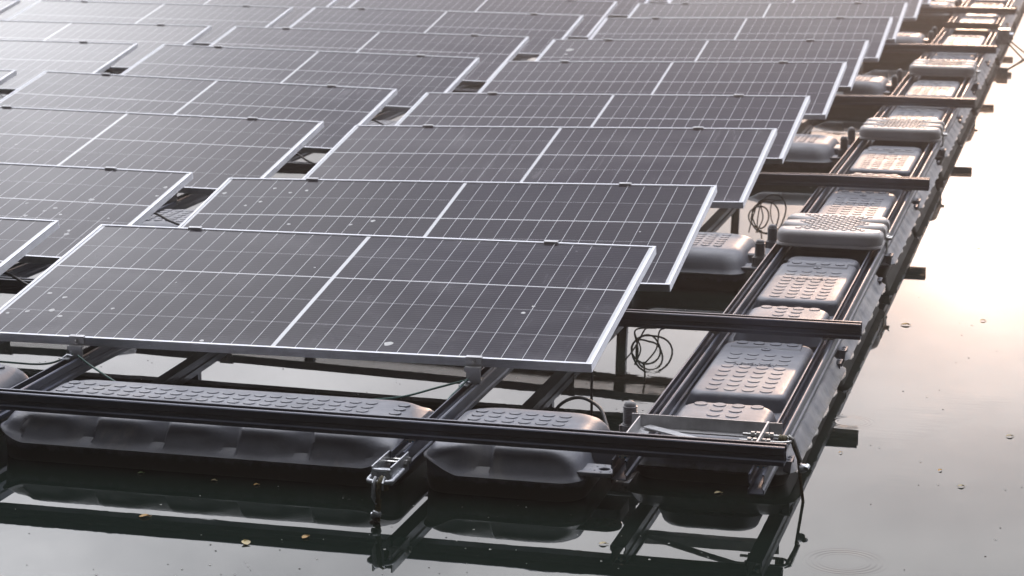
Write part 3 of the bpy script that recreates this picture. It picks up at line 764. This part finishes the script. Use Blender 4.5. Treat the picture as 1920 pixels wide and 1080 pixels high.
# ------------------------------------------------------------------ wires and cables
def smooth_path(ps,n=8):
    ps=[Vector(p) for p in ps]; out=[]
    for i in range(len(ps)-1):
        a=ps[max(i-1,0)];b=ps[i];c=ps[i+1];d=ps[min(i+2,len(ps)-1)]
        for k in range(n):
            t=k/n; out.append(.5*((2*b)+(c-a)*t+(2*a-5*b+4*c-d)*t*t+(3*b-a-3*c+d)*t**3))
    return out+[ps[-1]]
def cable(pts,r,label,mat=BLACK,name='cable',group=None):
    mb=MB(); mb.tube(smooth_path(pts),r,8); o=ob(name,mb.mesh(name,mat,60)); tag(o,label,'cable',group); return o
zl=rail_z(-1.79,-1.12)
cable([(-2.6,-1.08,.125),(-2.1,-1.10,.127),(-1.90,-1.11,.133),(-1.80,-1.115,zl+.012)],.0035,'green earth wire running left from the left front bracket',GREEN,'earth_wire','green earth wires')
cable([(-1.775,-1.125,zl+.010),(-1.72,-1.15,.150),(-1.60,-1.22,.118),(-1.48,-1.30,.095),(-1.40,-1.33,.05)],.0035,'green earth wire drooping down behind the longest front pontoon',GREEN,'earth_wire','green earth wires')
cable([(-.40,-1.125,rail_z(-.39,-1.12)+.016),(-.50,-1.14,.150),(-.60,-1.20,.128),(-.72,-1.24,.118),(-.92,-1.28,.108),(-1.10,-1.33,.09)],.0035,'green earth wire swinging left from the right front bracket',GREEN,'earth_wire','green earth wires')
cable([(-.405,-1.13,rail_z(-.39,-1.12)+.014),(-.424,-1.18,.155),(-.428,-1.26,.148),(-.428,-1.36,.128),(-.43,-1.42,.10)],.003,'thin green earth wire lying along the middle channel',GREEN,'earth_wire','green earth wires')
for X in (-1.7941,-.3925):
    mb=MB(); z=rail_z(X,-1.12)
    mb.lathe([(0,0),(.010,0),(.010,.006),(.004,.007),(.004,.020),(0,.020)],(X-.010,-1.115,z+.001),8); mb.box((X-.034,-1.150,z-.004),(X-.006,-1.100,z+.001)); mb.tube([(X-.034,-1.14,z-.002),(X-.02,-1.125,z+.010),(X-.004,-1.118,z+.004)],.004,6)
    o=ob('earth_lug',mb.mesh('earth_lug',GALV,40)); tag(o,('shiny earth clamp by the left front bracket' if X<-1 else 'shiny earth clamp by the right front bracket'),'clamp')
# hanging coils of panel lead (seen mostly as reflections between the floats)
def coil(c,r,label,seed,turns=3):
    rnd=random.Random(seed); mb=MB()
    for k in range(turns):
        pts=[]; rr=r*(1.10-.22*k+rnd.uniform(-.05,.05)); ox=rnd.uniform(-.03,.045); oz=rnd.uniform(-.01,.04); e1=rnd.uniform(-.2,.2); p1=rnd.random()*6
        for i in range(28):
            a=2*math.pi*i/28; q=rr*(1+e1*math.cos(2*a+p1)+.05*math.sin(3*a+p1)); pts.append((c[0]+ox+q*math.cos(a),c[1]+.012*k+.02*math.sin(a+p1),c[2]+oz+q*1.05*math.sin(a)))
        mb.tube(pts,.0042,6,closed=True)
    for k in range(4):
        x=c[0]+rnd.uniform(-.05,.05); mb.tube(smooth_path([(x+rnd.uniform(-.05,.05),c[1],c[2]+r*1.1),(x+rnd.uniform(-.03,.03),c[1]+.01,c[2]+.2*r),(x+rnd.uniform(-.03,.05),c[1],c[2]-r*.9),(x+.06,c[1]+.02,c[2]-r*1.05)]),.0034,6)
    mb.tube([(c[0],c[1],c[2]+r*.9),(c[0]+.005,c[1],c[2]+r+.08)],.004,6)
    o=ob('cable_coil',mb.mesh('cable_coil',BLACK,60)); tag(o,label,'cable coil','coils of panel lead hanging under the panels')
coil((-.285,1.25,.245),.074,'black cable coil hanging under the second panel beside the walkway',1)
coil((-.235,4.30,.205),.085,'black cable coil hanging under the fourth panel beside the walkway',2)
cable([(-.021,-.98,.21),(-.022,-.985,.14),(-.020,-.99,.075),(-.02,-1.0,-.02)],.0045,'short black cable hanging straight down from the front panel corner')
cable([(-.145,-1.12,.02),(-.10,-1.12,.11),(-.034,-1.12,.143),(.04,-1.16,.128),(.085,-1.25,.10),(.125,-1.36,.06),(.14,-1.40,.0)],.0055,'black cable arching behind the short front pontoon')
GC='black leads bridging the gap between panel columns'
for (c0,row,dz,w) in ((0,0,.0,'front'),(0,1,.0,'second'),(0,2,-.01,'third'),(0,3,.0,'fourth'),(1,3,.0,'fourth, further left'),(1,4,.0,'fifth, further left'),(1,6,.0,'seventh, further left')):
    xg=-PW-STEP*c0; yt=ROWY[row]; v=.42; yy=yt-v*math.cos(TILT); zz=ZTOP-v*math.sin(TILT)-.055
    cable([(xg-GAP-.20,yy+.05,zz+.01),(xg-GAP-.02,yy,zz-.005),(xg-GAP/2,yy-.05,zz-.032+dz),(xg+.03,yy-.10,zz-.04+dz),(xg+.25,yy-.12,zz-.01)],.0055,f'black lead between panel columns in the {w} row',group=GC)

# ------------------------------------------------------------------ water, leaves, debris
mb=MB(); n=1; mb.add([(-150,-30,0),(150,-30,0),(150,220,0),(-150,220,0)],[(0,1,2,3)]); o=ob('water',mb.mesh('water',WATER)); o['kind']='structure'
def leaf(x,y,s,rot,mat,label,curl=.006):
    mb=MB(); n=9; vs=[];fs=[]
    for i in range(n):
        t=i/(n-1); w=.42*math.sin(math.pi*min(1,t*1.02))**.8*(1-.25*t)
        for k in (-1,-.5,0,.5,1): vs.append(((t-.5)*s, k*w*s*(1+.06*math.sin(9*t+k)), .0012+curl*(abs(k)**2)*(.4+t)*s/.03*.6+.002*math.sin(3*t)))
    for i in range(n-1):
        for k in range(4): fs.append((i*5+k,i*5+k+1,i*5+k+6,i*5+k+5))
    mb.tube([(.5*s,0,.0015),(.75*s,.03*s,.003)],.0009,5)
    mb.add(vs,fs); o=ob('fallen_leaf',mb.mesh('fallen_leaf',mat,50)); o.location=(x,y,.0006); o.rotation_euler=(0,0,rot); tag(o,label,'leaf','fallen leaves floating on the water')
LV=[(-1.059,-2.24,.030,.4,LEAF,'orange brown leaf on the dark rail reflection at the lower left'),
 (-.689,-2.394,.034,2.2,LEAF2,'pale curled leaf floating at the bottom left, nearest the camera'),
 (-.547,-2.302,.026,1.2,LEAF,'small tan leaf floating left of the front rope reflection'),
 (.268,-2.144,.022,.2,LEAF2,'small pale leaf floating below the lattice lug'),
 (.497,-1.585,.022,.5,LEAF2,'cream leaf floating under the front cross rail end'),
 (.837,.852,.034,.1,LEAF,'brown leaf on bright water right of the second cross rail'),
 (1.309,-.714,.022,.3,LEAF2,'pale leaf at the far right edge of the photo'),
 (1.12,-1.17,.016,1.0,LEAF,'tiny reddish leaf on open water at the right'),
 (1.193,-1.326,.020,.3,LEAF2,'faint yellow leaf on the open water at the lower right'),
 (1.128,1.009,.022,.2,LEAF,'small brown leaf on the bright water at the right'),
 (-1.245,-1.835,.018,.3,LEAF3,'green leaf caught against the longest front pontoon'),
 (-1.00,-1.85,.016,.1,LEAF2,'tiny pale leaf against the longest front pontoon'),
 (-.86,-1.86,.016,.6,LEAF,'tiny rust leaf against the longest front pontoon'),
 (.80,-1.05,.012,.6,LEAF,'tiny dark leaf beside the walkway corner'),
 (1.02,2.6,.03,.0,LEAF2,'pale leaf on the bright water far right')]
for a in LV: leaf(*a)
mb=MB(); rnd=random.Random(11)
def speck(x,y,s,mi):
    n=6; ph=rnd.random()*6
    a=[(x+s*math.cos(2*math.pi*i/n+ph)*rnd.uniform(.6,1.3)*1.4,y+s*math.sin(2*math.pi*i/n+ph)*rnd.uniform(.6,1.3)) for i in range(n)]
    mb.rings([[(p,q,-.001) for p,q in a],[(x+(p-x)*.7,y+(q-y)*.7,.0012) for p,q in a]],True,False,mi)
for i in range(520):
    t=rnd.random()
    if t<.35: x=rnd.uniform(-2.2,.25); y=rnd.uniform(-1.25,.9)
    elif t<.6: x=rnd.uniform(-2.0,.6); y=rnd.uniform(-2.8,-1.85)
    elif t<.85: x=rnd.uniform(.72,1.9); y=rnd.uniform(-2.6,8)
    else: x=rnd.uniform(-.4,.25); y=rnd.uniform(.3,12)
    speck(x,y,rnd.choice((.0015,.0018,.0022,.0032)),0 if rnd.random()<.62 else 1)
o=ob('floating_debris',mb.mesh('floating_debris',[SPECK,SPECKW])); tag(o,'specks of dirt and foam scattered over the still water','debris',None,'stuff')

# ------------------------------------------------------------------ light
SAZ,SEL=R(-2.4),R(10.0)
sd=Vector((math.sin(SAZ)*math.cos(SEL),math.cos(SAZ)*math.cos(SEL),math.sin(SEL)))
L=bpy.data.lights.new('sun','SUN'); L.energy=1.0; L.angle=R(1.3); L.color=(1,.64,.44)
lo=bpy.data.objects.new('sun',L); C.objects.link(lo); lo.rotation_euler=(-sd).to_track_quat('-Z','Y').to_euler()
w=bpy.data.worlds.new('World'); sc.world=w; w.use_nodes=True; t=w.node_tree; t.nodes.clear()
class WN(NT):
    def __init__(s,t): s.t=t; s.n=t.nodes; s.l=t.links
n=WN(t)
out=n.new('ShaderNodeOutputWorld'); bg=n.new('ShaderNodeBackground'); bg.inputs[1].default_value=.1
sky=n.new('ShaderNodeTexSky',sky_type='NISHITA'); sky.sun_disc=False; sky.sun_elevation=SEL; sky.sun_rotation=SAZ; sky.dust_density=2.0; sky.air_density=1.0
d=n.coord('Generated'); sp=n.new('ShaderNodeSeparateXYZ'); n.link(d,sp.inputs[0])
zz=n.math('ADD',n.math('MAXIMUM',sp.outputs[2],0),.18)
cbx=n.new('ShaderNodeCombineXYZ'); n.link(n.math('DIVIDE',sp.outputs[0],zz),cbx.inputs[0]); n.link(n.math('DIVIDE',sp.outputs[1],zz),cbx.inputs[1])
c1=n.noise(cbx.outputs[0],1.1,7,.58,.4); c2=n.noise(cbx.outputs[0],3.2,5,.6,.2)
cl=n.ramp(n.math('ADD',n.math('MULTIPLY',c1,.75),n.math('MULTIPLY',c2,.25)),.36,.66)
cloud=n.mix(cl,(10.9,11.1,12.0),(18.1,18.2,18.9))
cloud=n.mix(n.math('MULTIPLY',n.ramp(sp.outputs[2],.36,.46),n.ramp(sp.outputs[2],.55,.75,1,0)),cloud,n.mix(n.ramp(c2,.34,.64),(8.4,9.0,13.6),(14.4,14.6,17.0)))
col=n.mix(.97,sky.outputs[0],cloud)
# sky gain shaped for light: bright low, ahead and overhead, dim between, darkened behind
fd=n.new('ShaderNodeVectorMath',operation='DOT_PRODUCT'); n.link(d,fd.inputs[0]); fd.inputs[1].default_value=(-.10,.995,0)
az=n.ramp(n.math('ADD',fd.outputs['Value'],n.math('MULTIPLY',sp.outputs[2],.25)),-.05,.80,.04,1)
el=n.math('ADD',n.math('MULTIPLY',n.math('ADD',n.ramp(sp.outputs[2],.12,.26,.64,1.58),n.ramp(sp.outputs[2],.06,.135,.85,0)),n.ramp(sp.outputs[2],.325,.45,1,.25)),n.ramp(sp.outputs[2],.55,.80,0,3.3))
vm=n.new('ShaderNodeVectorMath',operation='SCALE'); n.link(col,vm.inputs[0]); n.link(n.math('MULTIPLY',az,el),vm.inputs['Scale']); col=vm.outputs[0]
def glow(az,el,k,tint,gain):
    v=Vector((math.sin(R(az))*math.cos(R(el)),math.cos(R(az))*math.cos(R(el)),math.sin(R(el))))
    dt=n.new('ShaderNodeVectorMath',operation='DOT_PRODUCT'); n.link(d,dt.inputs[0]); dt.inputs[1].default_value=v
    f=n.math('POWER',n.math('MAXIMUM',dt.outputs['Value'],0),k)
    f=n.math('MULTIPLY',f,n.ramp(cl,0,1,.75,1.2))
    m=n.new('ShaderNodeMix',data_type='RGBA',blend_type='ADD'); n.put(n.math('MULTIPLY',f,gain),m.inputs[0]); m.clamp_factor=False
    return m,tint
for az,el,k,tint,gain in ((-2.4,10,2200,(10,8.9,8.3),4.5),(-2.4,10.5,160,(10,8.7,8.0),.26),(-29.5,23.0,260,(10,10,10.2),3.2),(-29,25,50,(10,10,10.4),.9)):  # sunward lobes are added so the water mirrors a lens-flare glow
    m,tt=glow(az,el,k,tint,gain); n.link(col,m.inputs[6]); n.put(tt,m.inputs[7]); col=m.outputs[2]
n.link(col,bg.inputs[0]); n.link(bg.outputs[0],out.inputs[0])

# ------------------------------------------------------------------ haze volume added for the warm veil of a lens flare
mb=MB(); mb.box((-152,-32,-1.0),(152,222,2.45)); hz=ob('haze',mb.mesh('haze',bpy.data.materials.new('added_flare_veil'))); hz['kind']='stuff'
hm=hz.data.materials[0]; hm.use_nodes=True; hm.node_tree.nodes.remove(hm.node_tree.nodes['Principled BSDF'])
pv=hm.node_tree.nodes.new('ShaderNodeVolumePrincipled'); pv.inputs['Color'].default_value=(.97,.92,.89,1); pv.inputs['Density'].default_value=.0105; pv.inputs['Anisotropy'].default_value=.94
hm.node_tree.links.new(pv.outputs[0],hm.node_tree.nodes['Material Output'].inputs['Volume'])

# ------------------------------------------------------------------ camera
cam=bpy.data.cameras.new('camera'); co=bpy.data.objects.new('camera',cam); C.objects.link(co); sc.camera=co
cam.sensor_fit='HORIZONTAL'; cam.sensor_width=36; cam.lens=FPX*36/1920; cam.clip_start=.1; cam.clip_end=600
b=-cf
co.matrix_world=Matrix(((cx.x,cu.x,b.x,CAM.x),(cx.y,cu.y,b.y,CAM.y),(cx.z,cu.z,b.z,CAM.z),(0,0,0,1)))
cam.dof.use_dof=True; cam.dof.focus_distance=7.6; cam.dof.aperture_fstop=7.0
sc.view_settings.view_transform='Standard'; sc.view_settings.look='None'; sc.view_settings.exposure=0; sc.view_settings.gamma=1
sc.cycles.use_denoising=True
